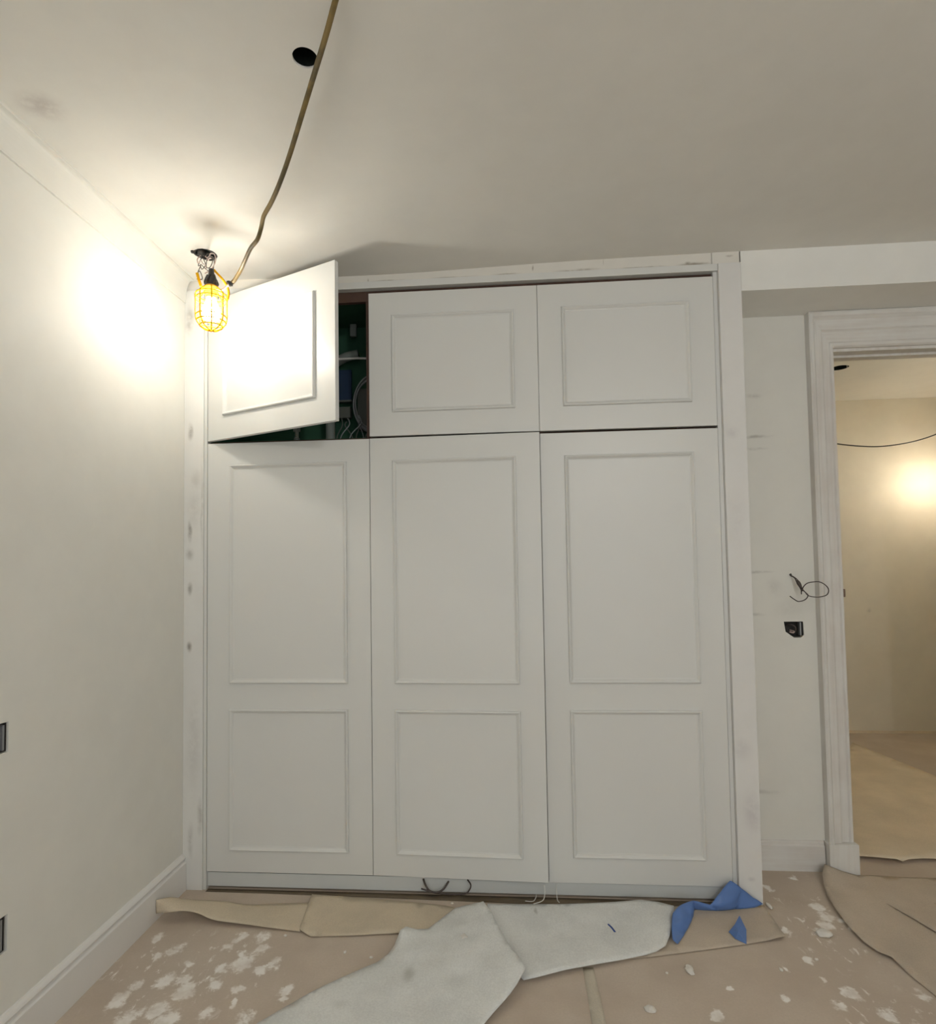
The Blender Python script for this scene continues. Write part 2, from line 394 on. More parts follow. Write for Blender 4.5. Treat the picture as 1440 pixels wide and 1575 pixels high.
# room walls out of view
struct(finish(bmbox(XR, XR + .1, YB, YF, 0, H), 'wall_right', M['wall']))
bm = bmesh.new(); box(bm, XW, .6, YB - .1, YB, 0, H); box(bm, 3.2, XR, YB - .1, YB, 0, H); box(bm, .6, 3.2, YB - .1, YB, 0, .5); box(bm, .6, 3.2, YB - .1, YB, 2.4, H)
struct(finish(bm, 'wall_front', M['wall']))
bm = bmesh.new(); t_ = .05
for x0, x1, z0, z1 in ((.6, 3.2, .5, .55), (.6, 3.2, 2.35, 2.4), (.6, .65, .55, 2.35), (3.15, 3.2, .55, 2.35), (1.88, 1.92, .55, 2.35)): box(bm, x0, x1, YB - .08, YB - .02, z0, z1)
struct(finish(bm, 'added_window_1', M['baseboard']))  # frame of an opening added out of view for the fill light
# hall room
struct(finish(bmbox(2.3, XR, YF, YF + .1, 0, H), 'wall_far', paint('hall_wall_paint', (.70, .66, .565), .7, .2, [(4.3, 2.4, .95, .03, .1, .02, .4)], var=.05)))
struct(finish(bmbox(2.3, 2.36, R + .12, YF, 0, H), 'wall_hall_left', M['wall']))
# cove moulding on the left wall
bm = bmesh.new(); prof = []
for k in range(9):
    a = k / 8 * math.pi / 2
    prof.append((XW + .030 - .028 * math.cos(a) * 1.0 if False else XW + .004 + .026 * (1 - math.cos(a)), 2.503 + .088 * math.sin(a)))
prof = [(XW, 2.494), (XW + .007, 2.494), (XW + .007, 2.501)] + [(p[0] + .002, p[1]) for p in prof] + [(XW + .032, 2.5905), (XW + .042, 2.5905), (XW + .042, H), (XW, H)]
ends = []
for y in (YB, -.012): ends.append([bm.verts.new((x, y, z)) for x, z in prof])
for i in range(len(prof)): bm.faces.new((ends[0][i], ends[1][i], ends[1][(i + 1) % len(prof)], ends[0][(i + 1) % len(prof)]))
bm.faces.new(ends[0]); bm.faces.new(list(reversed(ends[1])))
struct(finish(bm, 'trim_3', M['wall']), 'plain cove moulding along the top of the left wall')
# baseboards
def profile_run(name, prof, p0, p1, nrm, ma, par=None):
    bm = bmesh.new(); E = []
    for p in (p0, p1): E.append([bm.verts.new((p[0] + nrm[0] * d, p[1] + nrm[1] * d, z)) for d, z in prof])
    n = len(prof)
    for i in range(n): bm.faces.new((E[0][i], E[1][i], E[1][(i + 1) % n], E[0][(i + 1) % n]))
    bm.faces.new(E[0]); bm.faces.new(list(reversed(E[1]))); return finish(bm, name, ma, par)
bp = [(0, 0), (.018, 0), (.018, .112), (.013, .117), (.0085, .119), (.0085, .124), (.014, .127), (.0155, .132), (.0115, .139), (.005, .146), (0, .1475)]
struct(profile_run('baseboard_left', bp, (XW, YB), (XW, -.012), (1, 0), M['baseboard']))
bp2 = [(0, 0), (.016, 0), (.016, .106), (.010, .112), (.010, .118), (.006, .124), (0, .126)]
struct(profile_run('baseboard_back', bp2, (2.45, R), (2.822, R), (0, -1), M['casing_flat']))
struct(profile_run('baseboard_hall', [(0, 0), (.006, 0), (.006, .02), (0, .02)], (2.4, YF), (XR, YF), (0, -1), M['kraft_hall']))

# doorway: casing legs, head, jamb lining, plinth blocks
door = struct(empty('door_1', (2.9, R, 0)), 'pinkish primed moulded doorway frame without a door'); door.empty_display_size = .2
cp = [(0, 0), (0, .038), (.006, .043), (.016, .043), (.022, .036), (.026, .030), (.055, .028), (.060, .020), (.066, .017), (.092, .016), (.097, .022), (.106, .022), (.111, .014), (.111, 0)]
def casing(name, path, ma):     # path: list of (x,z, mitre direction) outer corner points; inner direction vector
    bm = bmesh.new(); E = []
    for x, z, dx, dz in path: E.append([bm.verts.new((x + dx * w_, R - t_, z + dz * w_)) for w_, t_ in cp])
    for a, b in zip(E, E[1:]):
        for i in range(len(cp)): bm.faces.new((a[i], b[i], b[(i + 1) % len(cp)], a[(i + 1) % len(cp)]))
    bm.faces.new(E[0]); bm.faces.new(list(reversed(E[-1])))
    o = finish(bm, name, ma, door); o.matrix_parent_inverse = Matrix.Translation((-2.9, -R, 0)); return o
XO, XI, ZO = 2.831, 2.942, 2.4335
ZS = (ZO - 2.275) / .111
casing('casing_leg', [(XO, .128, 1, 0), (XO, ZO, 1, -ZS)], M['casing'])
casing('casing_leg', [(3.877, .128, -1, 0), (3.877, ZO, -1, -ZS)], M['casing'])
casing('casing_head', [(XO, ZO, 1, -ZS), (3.877, ZO, -1, -ZS)], M['casing_flat'])
for x0, x1 in ((2.826, 2.947), (3.761, 3.882)):
    o = finish(bmbox(x0, x1, R - .046, R, 0, .128, .002), 'plinth_block', M['casing'], door); o.matrix_parent_inverse = Matrix.Translation((-2.9, -R, 0))
bm = bmesh.new(); box(bm, 2.93, 2.949, R - .002, R + .13, 0, 2.285); box(bm, 3.759, 3.778, R - .002, R + .13, 0, 2.285); box(bm, 2.949, 3.759, R - .002, R + .13, 2.262, 2.285)
box(bm, 2.949, 2.956, R + .05, R + .062, 0, 2.262); box(bm, 2.949, 3.759, R + .05, R + .062, 2.252, 2.262)
o = finish(bm, 'jamb', M['casing'], door); o.matrix_parent_inverse = Matrix.Translation((-2.9, -R, 0))
bm = bmesh.new(); lathe(bm, [(.005, 1.172), (.0068, 1.176), (.0068, 1.204), (.005, 1.208)], (2.962, R + .02, 0), seg=10); box(bm, 2.9492, 2.962, R + .016, R + .024, 1.175, 1.205)
o = finish(bm, 'hinge', mat('painted_brown_hinge', (.20, .13, .10), .5), door); o.matrix_parent_inverse = Matrix.Translation((-2.9, -R, 0))

# ------------------------------------------------------------------ built-in wardrobe
X1, S1, S2, X3 = .2048, .9123, 1.6262, 2.3416
ZDB, ZS0, ZS1, ZDT = .073, 1.8765, 1.887, 2.5013
W = tag(empty('built_in_wardrobe', (X1, 0, 0)), 'large white built-in wardrobe with six panelled doors, upper left door ajar', 'wardrobe')
WI = Matrix.Translation((-X1, 0, 0))
def wp(bm, name, ma, sm=False):
    o = finish(bm, name, ma, W, sm); o.matrix_parent_inverse = WI; return o
D = .42
wp(bmbox(.1915, X1 - .0015, -.004, D, .0, 2.5215), 'side_panel', M['white'])
wp(bmbox(X3 + .002, 2.3595, .006, D, .0, 2.5215), 'side_panel', M['white'])
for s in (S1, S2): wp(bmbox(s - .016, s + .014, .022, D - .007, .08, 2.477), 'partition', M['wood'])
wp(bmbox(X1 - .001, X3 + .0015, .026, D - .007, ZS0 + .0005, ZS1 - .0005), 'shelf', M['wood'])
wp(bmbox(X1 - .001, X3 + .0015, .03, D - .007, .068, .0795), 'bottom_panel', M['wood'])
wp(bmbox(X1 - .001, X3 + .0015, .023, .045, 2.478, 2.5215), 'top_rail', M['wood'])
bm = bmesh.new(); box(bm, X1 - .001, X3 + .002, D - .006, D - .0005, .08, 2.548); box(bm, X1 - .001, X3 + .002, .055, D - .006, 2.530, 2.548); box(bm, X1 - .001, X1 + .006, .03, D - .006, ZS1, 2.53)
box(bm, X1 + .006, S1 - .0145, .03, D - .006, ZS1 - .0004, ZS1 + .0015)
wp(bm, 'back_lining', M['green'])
wp(bmbox(.1915, 2.3595, -.006, .028, 2.522, 2.5505, .001), 'header_board', M['white'])
o = wp(bmbox(XW + .0005, .1905, -.010, .03, 0, 2.5505, .001), 'left_filler', M['stile']); o['label'] = 'scuffed filler board against the wall'
o = wp(bmbox(2.3605, 2.4485, -.012, R - .001, 0, 2.549, .0015), 'right_filler', M['rightstile']); o['label'] = 'wide filler board with brush marks'
wp(bmbox(X1, X3 + .002, .008, .028, .010, .0665, .001), 'kick_board', M['kick'])

def moulding(bm, x0, x1, z0, z1, y):
    pr = [(0, -.0005), (.0006, .007), (.003, .0112), (.006, .012), (.0112, .0078), (.0155, .002), (.019, .0012), (.0195, -.0005)]
    E = []
    for cx, cz, sx, sz in ((x0, z0, 1, 1), (x1, z0, -1, 1), (x1, z1, -1, -1), (x0, z1, 1, -1)):
        E.append([bm.verts.new((cx + sx * d, y - h, cz + sz * d)) for d, h in pr])
    for i in range(4):
        a, b = E[i], E[(i + 1) % 4]
        for k in range(len(pr) - 1): bm.faces.new((a[k], b[k], b[k + 1], a[k + 1]))
        bm.faces.new((a[-1], b[-1], b[0], a[0]))
def make_door(width, z0, z1, panels, loc, ang, label=None):
    bm = bmbox(0, width, 0, .02, z0, z1, .0012)
    d = finish(bm, 'door', M['white'], W); d.location = (loc[0] - X1, loc[1], 0); d.rotation_euler = (0, 0, -ang)
    if label: d['label'] = label
    for a, b in panels:
        bm = bmesh.new(); moulding(bm, .098, width - .098, a, b, 0); finish(bm, 'panel_moulding', M['white'], d)
    return d
g = .0015
UP = [(1.986, 2.404)]; LO = [(.853, 1.782), (.162, .746)]
make_door(S1 - X1 - g, ZS1, ZDT, UP, (X1, 0), .4178, 'upper door swung open towards the room')
make_door(S2 - S1 - g, ZS1, ZDT, UP, (S1 + g / 2, 0), 0)
make_door(X3 - S2 - g, ZS1, ZDT, UP, (S2 + g / 2, 0), 0)
make_door(S1 - X1 - g, ZDB, ZS0, LO, (X1, 0), 0)
make_door(S2 - S1 - g * 2, ZDB, ZS0 + .001, LO, (S1 + g / 2, 0), .034, 'tall door standing slightly ajar')
make_door(X3 - S2 - g, .062, ZS0 - .0005, LO, (S2 + g / 2, 0), 0)

# things stored / wired inside the open upper compartment
YI = .30
o = tag(finish(bmbox(.745, .775, .33, .345, 2.455, 2.515, .003), 'outlet_plate', M['pvc']), 'small pale outlet plate on the green board inside the open compartment', 'outlet plate')
o.data.materials.append(M['black'])
bm = bmesh.new(); tube(bm, [(.62, .37, 2.32), (.66, .36, 2.335), (.72, .35, 2.36), (.78, .35, 2.372)], .022, 14); tag(finish(bm, 'drain_pipe', M['pvc'], smooth=True), 'thick slanting pale pipe inside the open compartment', 'pipe')
bm = bmesh.new(); tube(bm, [(.60, .30, 2.331), (.70, .30, 2.333), (.80, .30, 2.333), (.893, .30, 2.325)], .0055, 8); tag(finish(bm, 'hanging_rod', M['white_wire'], smooth=True), 'thin white rod running level across the open compartment', 'rod')
tag(finish(bmbox(.60, .735, .385, .405, 2.15, 2.31, .004), 'insulation_block', M['blue_board']), 'dark blue board standing at the back of the open compartment', 'board')
bm = bmesh.new(); box(bm, .775, .885, .34, .40, 2.0, 2.2, .006); b_ = finish(bm, 'control_box', M['grey_panel'])
tag(b_, 'grey control box behind the coiled cable in the compartment', 'control box')
bm = bmesh.new()
for q, (rr, dy) in enumerate(((.125, 0), (.118, .012), (.112, .004), (.129, .016))):
    P = [(.865 + rr * math.cos(a) * .72, .27 + dy + .004 * math.sin(3 * a + q), 2.105 + rr * 1.05 * math.sin(a)) for a in [2 * math.pi * k / 40 for k in range(40)]]
    P = [(min(p[0], .89 - .003 * q), p[1], p[2]) for p in P]
    tube(bm, P, .0038, 8, closed=True)
tag(finish(bm, 'cable_coil', M['steel'], smooth=True), 'coil of shiny grey cable hanging in the open compartment', 'cable')
bm = bmesh.new(); box(bm, .655, .74, .345, .375, 2.06, 2.115, .004); box(bm, .65, .745, .35, .37, 2.14, 2.15, .002)
tag(finish(bm, 'pipe_bracket', M['grey_panel']), 'small grey bracket low at the back beside the coil', 'bracket')
bm = bmesh.new(); lathe(bm, [(.022, ZS1 + .002), (.022, 2.03), (.025, 2.031), (.025, 2.06), (.018, 2.062)], (.655, .30, 0), seg=20); tag(finish(bm, 'waste_pipe', M['pvc'], smooth=False), 'upright white pipe stub standing on the compartment floor', 'pipe')
bm = bmesh.new(); lathe(bm, [(.012, ZS1 + .002), (.014, 1.93), (.009, 1.935), (.009, 1.985)], (.53, .19, 0), seg=16); box(bm, .515, .545, .182, .198, 1.962, 1.992, .003)
tag(finish(bm, 'stop_valve', M['pvc']), 'small white valve seen under the open door', 'valve')
ORD = ('leftmost', 'second from the left', 'third from the left', 'middle', 'third from the right', 'second from the right', 'rightmost')
for i, (x, y, bend) in enumerate(((.71, .25, .012), (.735, .24, .02), (.765, .26, -.02), (.785, .23, .025), (.80, .25, .01), (.825, .24, -.012), (.845, .26, .02))):
    bm = bmesh.new(); tube(bm, [(x + bend, y, 2.04 - .01 * (i % 3)), (x + bend * 1.4, y, 2.0), (x - bend * .3, y - .01, 1.95), (x - bend, y - .015, ZS1 + .006)], .0028, 6)
    tag(finish(bm, 'loose_wire', M['steel'] if i % 2 else M['grey_panel'], smooth=True), ORD[i] + ' of the thin loose wires drooping in the open compartment', 'wire', 'loose wires in the open compartment')

# ------------------------------------------------------------------ work light
def work_light(loc, ma, label, tilt=(0, 0), with_top=True):
    T = tag(empty('work_light', loc), label, 'work light'); T.rotation_euler = (tilt[0], tilt[1], .5)
    def p(bm, n, m_, sm=True): return finish(bm, n, m_, T, sm)
    bm = bmesh.new(); lathe(bm, [(.012, .052), (.016, .045), (.022, .030), (.030, .008), (.032, -.006), (.029, -.02), (.019, -.032), (.004, -.037)], (0, 0, -.012), seg=20); p(bm, 'bulb', ma)
    bm = bmesh.new(); lathe(bm, [(.017, .037), (.020, .042), (.021, .072), (.027, .074), (.027, .079), (.020, .085), (.012, .088)], (0, 0, 0), seg=20); p(bm, 'socket', M['orange'])
    bm = bmesh.new(); lathe(bm, [(.020, .082), (.022, .090), (.018, .108), (.011, .122), (.009, .148), (.004, .15)], (0, 0, 0), seg=16)
    for k in range(5): tube(bm, [(.018 * math.cos(k * 1.25), .018 * math.sin(k * 1.25), .088), (.023 * math.cos(k * 1.25 + .3), .023 * math.sin(k * 1.25 + .3), .10), (.012 * math.cos(k * 1.25 + .6), .012 * math.sin(k * 1.25 + .6), .125)], .004, 6)
    p(bm, 'rubber_boot', M['black'])
    # cage: ribs and rings
    def R_at(z):      # outline radius
        if z > .052: return .026 + (.078 - z) / .026 * .026 if z < .078 else .026
        if z > -.03: return .053
        t = (-.03 - z) / .05; return .053 * math.sqrt(max(0, 1 - t * t))
    zs = [.078, .066, .052, .03, .0, -.03, -.045, -.058, -.069, -.077]
    for k in range(8):
        a = 2 * math.pi * k / 8; bm = bmesh.new()
        tube(bm, [(R_at(z) * math.cos(a), R_at(z) * math.sin(a), z) for z in zs] + [(.004 * math.cos(a), .004 * math.sin(a), -.080)], .0025, 6, 3); p(bm, 'cage_rib', M['yellow'])
    for z in (.050, .034, -.030, -.048, -.064):
        bm = bmesh.new(); r = R_at(z); tube(bm, [(r * math.cos(a), r * math.sin(a), z) for a in [2 * math.pi * k / 28 for k in range(28)]], .0023, 6, closed=True); p(bm, 'cage_ring', M['yellow'])
    bm = bmesh.new(); tube(bm, [(.056, .012, .05), (.060, .014, .075), (.055, .014, .10), (.040, .012, .122), (.018, .008, .142), (.008, .004, .150)], .0042, 8); p(bm, 'hook_arm', M['yellow'])
    bm = bmesh.new(); tube(bm, [(-.034, -.02, .068), (-.042, -.024, .09), (-.048, -.028, .112)], .005, 8); p(bm, 'hook_arm', M['yellow'])
    return T
LP = (.4215, -.3945, 2.284)
work_light(LP, M['bulb'], 'lit yellow caged work light hanging by the ceiling corner')
work_light((4.73, 2.09, 1.93), M['bulb_hall'], 'lit yellow caged work light in the next room')
work_light((2.5, -3.3, 2.36), M['bulb_fill_back'], 'added unseen fill lamp in a yellow cage further back under the ceiling')  # extra lamp added behind the camera to lift the overall brightness
work_light((4.42, .85, 2.18), M['bulb_fill_hall'], 'added unseen fill lamp in a yellow cage just inside the next room')  # extra lamp added out of view to brighten the next room
# ceiling junction box, its wires
J = tag(empty('junction_box', (.292, -.203, H)), 'dark open ceiling junction box with tangled bare wires above the work light', 'junction box')
JI = Matrix.Translation((-.292, .203, -H))
def jp(bm, n, m_):
    o = finish(bm, n, m_, J, True); o.matrix_parent_inverse = JI; return o
bm = bmesh.new()
P = [(JB[0] + .042 * math.cos(a), JB[1] + .042 * math.sin(a), H - .002 + .003 * math.sin(3 * a)) for a in [2 * math.pi * k / 24 for k in range(24)]]
tube(bm, P, .0035, 6, closed=True); jp(bm, 'box_rim', M['black'])
bm = bmesh.new(); lathe(bm, [(.012, -.012), (.016, -.002), (.014, .02)], (JB[0] - .012, JB[1] - .012, H), seg=10); box(bm, JB[0] - .038, JB[0] + .038, JB[1] - .006, JB[1] + .004, H - .004, H - .001)
for v in bm.verts: v.co.x += .008 * noise.noise(v.co * 60)
jp(bm, 'box_clamp', M['black'])
bm = bmesh.new(); lathe(bm, [(.006, -.002), (.008, .003), (.004, .01)], (.262, -.235, H - .010), seg=8); jp(bm, 'box_screw', M['black'])
bx, by = .300, -.215
Lx, Ly = LP[0], LP[1]
runs = [([(.300, -.205, H - .004), (.305, -.23, 2.565), (.335, -.27, 2.52), (.350, -.30, 2.50), (.335, -.30, 2.485), (.325, -.29, 2.51), (.36, -.32, 2.475), (.405, -.37, 2.435), (Lx + .002, Ly, 2.425)], 'dark_wire'),
        ([(.310, -.20, H - .004), (.325, -.235, 2.57), (.37, -.30, 2.535), (.405, -.35, 2.495), (.40, -.36, 2.46), (.375, -.34, 2.47), (.37, -.33, 2.50), (.40, -.36, 2.50), (.43, -.39, 2.47), (Lx + .006, Ly, 2.425)], 'dark_wire'),
        ([(.290, -.205, H - .004), (.295, -.24, 2.55), (.31, -.28, 2.51), (.33, -.30, 2.50), (.325, -.31, 2.47), (.335, -.33, 2.455), (.365, -.37, 2.44), (.385, -.39, 2.40), (.373, -.407, 2.392)], 'dark_wire'),
        ([(.300, -.20, H - .004), (.315, -.235, 2.57), (.35, -.28, 2.54), (.375, -.32, 2.52), (.40, -.36, 2.51), (.43, -.39, 2.49), (.44, -.40, 2.46), (.425, -.40, 2.43), (.395, -.39, 2.42)], 'copper'),
        ([(.285, -.21, H - .004), (.285, -.24, 2.56), (.29, -.25, 2.545), (.31, -.28, 2.52), (.33, -.30, 2.52), (.345, -.31, 2.50), (.37, -.34, 2.48), (.39, -.37, 2.445)], 'copper'),
        ([(.315, -.195, H - .004), (.33, -.22, 2.57), (.34, -.25, 2.555), (.35, -.28, 2.53), (.37, -.31, 2.53), (.365, -.32, 2.51)], 'copper')]
for P, c in runs:
    bm = bmesh.new(); tube(bm, P, .0016 if c == 'dark_wire' else .0019, 6, 5); jp(bm, 'wire', M[c])
# yellow cable running along the ceiling to the lamp
CABLE = [(1.60, -3.4, 2.585), (1.45, -2.4, 2.580), (1.25, -1.5, 2.585), (1.167, -1.285, 2.587), (1.128, -1.227, 2.564), (1.08, -1.149, 2.552), (1.015, -1.044, 2.546), (0.954, -0.957, 2.518), (0.888, -0.86, 2.494), (0.829, -0.783, 2.468), (0.777, -0.717, 2.456), (0.734, -0.669, 2.446), (0.709, -0.63, 2.433), (0.684, -0.601, 2.412), (0.645, -0.564, 2.405), (0.604, -0.516, 2.392), (0.566, -0.468, 2.384), (0.524, -0.431, 2.365), (0.500, -0.416, 2.362)]
bm = bmesh.new(); tube(bm, CABLE, .0068, 10, 6); cb = tag(finish(bm, 'power_cable', M['cable'], smooth=True), 'dirty yellow cable drooping from the ceiling to the work light', 'cable')
bm = bmesh.new(); lathe(bm, [(.004, -.008), (.009, -.006), (.009, .006), (.004, .008)], (.508, -.425, 2.358), Vector((.8, .3, .2)).normalized(), 10); lathe(bm, [(.004, -.007), (.008, -.005), (.008, .005), (.004, .007)], (.492, -.405, 2.372), Vector((.8, .3, .2)).normalized(), 10)
finish(bm, 'cable_clamp', M['black'], cb)
bm = bmesh.new(); tube(bm, [(.500, -.416, 2.362), (.486, -.41, 2.356), (.470, -.404, 2.350), (.452, -.40, 2.350), (.437, -.398, 2.360), (.432, -.398, 2.372)], .0035, 8); finish(bm, 'cable_lead', M['copper'], cb, True)

# ------------------------------------------------------------------ wall boxes and loose wires
def socket_box(name, x, y, z, nx, ny, label, w_=.07, h_=.07):
    T = tag(empty(name, (x, y, z)), label, 'electrical box'); ang = math.atan2(nx, -ny); T.rotation_euler = (0, 0, ang)
    bm = bmesh.new()   # five-sided tray opening towards -Y
    for a in ((-w_/2, -w_/2+.002, .004, .045, -h_/2, h_/2), (w_/2-.002, w_/2, .004, .045, -h_/2, h_/2), (-w_/2, w_/2, .004, .045, -h_/2, -h_/2+.002), (-w_/2, w_/2, .004, .045, h_/2-.002, h_/2), (-w_/2, w_/2, .043, .045, -h_/2, h_/2)): box(bm, *a)
    finish(bm, 'box_body', M['black'], T)
    bm = bmesh.new(); box(bm, w_/2-.014, w_/2-.007, .002, .02, -h_/2+.004, h_/2-.004, .001); finish(bm, 'mounting_tab', M['steel'], T)
    bm = bmesh.new(); tube(bm, [(-.02, .04, .01), (-.01, .02, .018), (.01, .014, .008), (.012, .016, -.012), (-.006, .02, -.02), (-.018, .03, -.008)], .003, 6); finish(bm, 'wire', M['dark_wire'], T, True)
    bm = bmesh.new(); tube(bm, [(.0, .04, -.01), (.006, .018, -.012), (.0, .012, -.018), (-.01, .02, -.015)], .0035, 6); finish(bm, 'wire', M['copper'], T, True)
    return T
socket_box('socket_box', 2.737, R, 1.036, 0, -1, 'small dark box set into the wall beside the doorway', .078, .066)
socket_box('socket_box', XW, -.9415, .884, 1, 0, 'upper open box in the left wall at the photo edge', .09, .076)
socket_box('socket_box', XW, -.938, .3565, 1, 0, 'lower open box in the left wall just above the skirting', .09, .09)
WALLW = [(2.731, 0.30, 1.274), (2.731, 0.26, 1.268), (2.74, 0.24, 1.254), (2.748, 0.23, 1.235), (2.753, 0.22, 1.21), (2.764, 0.215, 1.196), (2.769, 0.21, 1.185), (2.757, 0.21, 1.168), (2.73, 0.21, 1.16), (2.712, 0.21, 1.169), (2.696, 0.215, 1.183)]
WALLV = [(2.731, 0.30, 1.272), (2.733, 0.25, 1.262), (2.737, 0.24, 1.245), (2.739, 0.235, 1.234), (2.745, 0.23, 1.221), (2.75, 0.22, 1.204), (2.751, 0.21, 1.222), (2.763, 0.2, 1.238), (2.785, 0.19, 1.244), (2.806, 0.18, 1.243), (2.83, 0.18, 1.227), (2.839, 0.18, 1.208), (2.831, 0.18, 1.189), (2.807, 0.18, 1.181), (2.783, 0.19, 1.18), (2.764, 0.2, 1.186), (2.756, 0.21, 1.202), (2.748, 0.22, 1.213), (2.747, 0.22, 1.19)]
T = tag(empty('wire_pigtail', (2.731, R, 1.274)), 'twisted brown wires looping out of the wall beside the doorway', 'wire'); TI = Matrix.Translation((-2.731, -R, -1.274))
for P in (WALLW, WALLV):
    bm = bmesh.new(); tube(bm, P, .0022, 6, 6); o = finish(bm, 'wire', M['dark_wire'], T, True); o.matrix_parent_inverse = TI
bm = bmesh.new(); tube(bm, [(2.739, .238, 1.252), (2.744, .232, 1.236), (2.751, .224, 1.214)], lambda t: .002 + .006 * math.sin(math.pi * t), 8, 6); o = finish(bm, 'wire_nut', M['dark_wire'], T, True); o.matrix_parent_inverse = TI

KW = [[(1.119, 0.004, 0.061), (1.131, -0.02, 0.049), (1.148, -0.025, 0.031), (1.176, -0.025, 0.025), (1.202, -0.02, 0.035), (1.222, 0.004, 0.054)],
      [(1.299, 0.004, 0.063), (1.313, -0.015, 0.053), (1.307, -0.02, 0.035), (1.286, -0.02, 0.019), (1.222, -0.012, 0.012), (1.175, -0.02, 0.020), (1.150, -0.028, 0.030), (1.114, -0.03, 0.041)]]
T = tag(empty('dark_cable', (1.2, 0, 0)), 'dark cable looping out in front of the kick board', 'cable')
for P, r in zip(KW, (.0040, .0030)):
    bm = bmesh.new(); tube(bm, P, r, 8, 6); o = finish(bm, 'cable_strand', M['dark_wire'], T, True); o.matrix_parent_inverse = Matrix.Translation((-1.2, 0, 0))
for P, lab in (([(1.575, .004, .012), (1.572, -.012, .008), (1.560, -.03, .0035), (1.529, -.05, .0145)], 'short white wire curling on the floor left of the wire pair'),
               ([(1.606, -.035, .070), (1.607, -.040, .045), (1.602, -.045, .022), (1.589, -.055, .0165), (1.560, -.072, .0165)], 'white wire hanging from under the slightly open tall door'),
               ([(1.657, .004, .055), (1.655, -.012, .03), (1.656, -.03, .012), (1.661, -.056, .016)], 'rightmost white wire hanging from under the kick board')):
    bm = bmesh.new(); tube(bm, P, .0014, 6, 6); tag(finish(bm, 'white_wire', M['white_wire'], smooth=True), lab, 'wire')
FARC = [(3.30, 1.35, 2.14), (3.522, 1.452, 2.092), (3.633, 1.511, 2.085), (3.788, 1.573, 2.08), (3.947, 1.635, 2.084), (4.076, 1.644, 2.095), (4.24, 1.705, 2.129), (4.371, 1.713, 2.17), (4.546, 1.76, 2.246), (4.73, 2.0, 2.20), (4.73, 2.09, 2.085)]
bm = bmesh.new(); tube(bm, [(2.70, 1.2, 2.55), (3.0, 1.28, 2.28)] + FARC, .0042, 6, 6); tag(finish(bm, 'hall_cable', M['black'], smooth=True), 'thin black cable sagging across the next room', 'cable')

# ------------------------------------------------------------------ floor coverings
tag(sheet('paper_sheet', [(0.45, -.022, .0), (.9, -.030, .0), (1.5, -.045, 0), (2.1, -.040, .0), (2.30, -.015, 0), (2.30, .004, .0), (1.0, .004, .0), (.21, .004, 0), (.21, -.02, 0)][::-1], M['subfloor'], thick=.0006), 'dark bare strip of floor under the wardrobe edge', 'floor strip')
STRIP = [((0.125, -0.231, 0.081), (0.125, -0.23, 0.03)), ((0.158, -0.191, 0.07), (0.194, -0.251, 0.05)), ((0.198, -0.154, 0.045), (0.242, -0.233, 0.045)), ((0.253, -0.133, 0.03), (0.294, -0.23, 0.035)), ((0.339, -0.118, 0.02), (0.363, -0.245, 0.022)), ((0.446, -0.121, 0.012), (0.493, -0.253, 0.014)), ((0.56, -0.109, 0.012), (0.607, -0.261, 0.008)), ((0.685, -0.089, 0.008), (0.7, -0.268, 0.004))]
A = catmull([s[0] for s in STRIP], 6); B = catmull([s[1] for s in STRIP], 6)
bm = bmesh.new(); G = []
for a, b in zip(A, B):
    row = []
    for k in range(9):
        t = k / 8; p = a.lerp(b, t); p.z += .010 * math.sin(math.pi * t) * min(1, max(.15, (0.5 - p.x) * 3)); row.append(bm.verts.new(p))
    G.append(row)
for i in range(len(G) - 1):
    for k in range(8): bm.faces.new((G[i][k], G[i][k+1], G[i+1][k+1], G[i+1][k]))
o = finish(bm, 'paper_sheet', M['kraft_light'], smooth=True); md = o.modifiers.new('thickness', 'SOLIDIFY'); md.thickness = .0007
tag(o, 'narrow tan paper strip curling up off the floor at the left wall', 'paper')
SHEET_B = [(0.667, -0.036, 0.010), (0.777, -0.044, 0.010), (0.992, -0.056, 0.008), (1.203, -0.078, 0.006), (1.307, -0.104, 0.004), (1.266, -0.227, 0.003), (1.033, -0.267, 0.006), (0.871, -0.287, 0.005), (0.80, -.29, .003), (0.749, -0.296, 0.0045), (0.698, -0.268, 0.010), (0.682, -0.157, 0.012)]
tag(sheet('paper_sheet', SHEET_B, M['kraft_light']), 'flat tan paper sheet lying in front of the wardrobe, left of the grey sheet', 'paper')
SHEET_C = [(1.909, -0.056, 0.003), (2.161, -0.035, 0.003), (2.312, -0.023, 0.003), (2.449, -0.018, 0.005), (2.443, -0.111, 0.006), (2.435, -0.221, 0.012), (2.40, -.230, .010), (2.365, -0.24, 0.006), (2.292, -0.257, 0.003), (2.123, -0.3, 0.003), (1.938, -0.344, 0.003), (1.804, -0.37, 0.003)]
tag(sheet('paper_sheet', SHEET_C, M['kraft']), 'brown paper corner sticking out under the blue film', 'paper')
SHEET_D = [(2.80, 0.224, 0.05), (2.772, 0.19, 0.030), (2.745, 0.125, 0.016), (2.718, 0.048, 0.014), (2.7, -0.041, 0.014), (2.686, -0.151, 0.014), (2.69, -0.24, 0.012), (2.704, -0.288, 0.012), (2.733, -0.317, 0.012), (2.741, -0.391, 0.004), (2.761, -0.503, 0.003), (2.88, -0.687, 0.003), (3.249, -0.564, 0.003), (3.415, 0.087, 0.003), (3.40, .222, .003), (3.1, .224, .003), (2.98, .224, .008), (2.93, .224, .006), (2.87, .224, .022)]
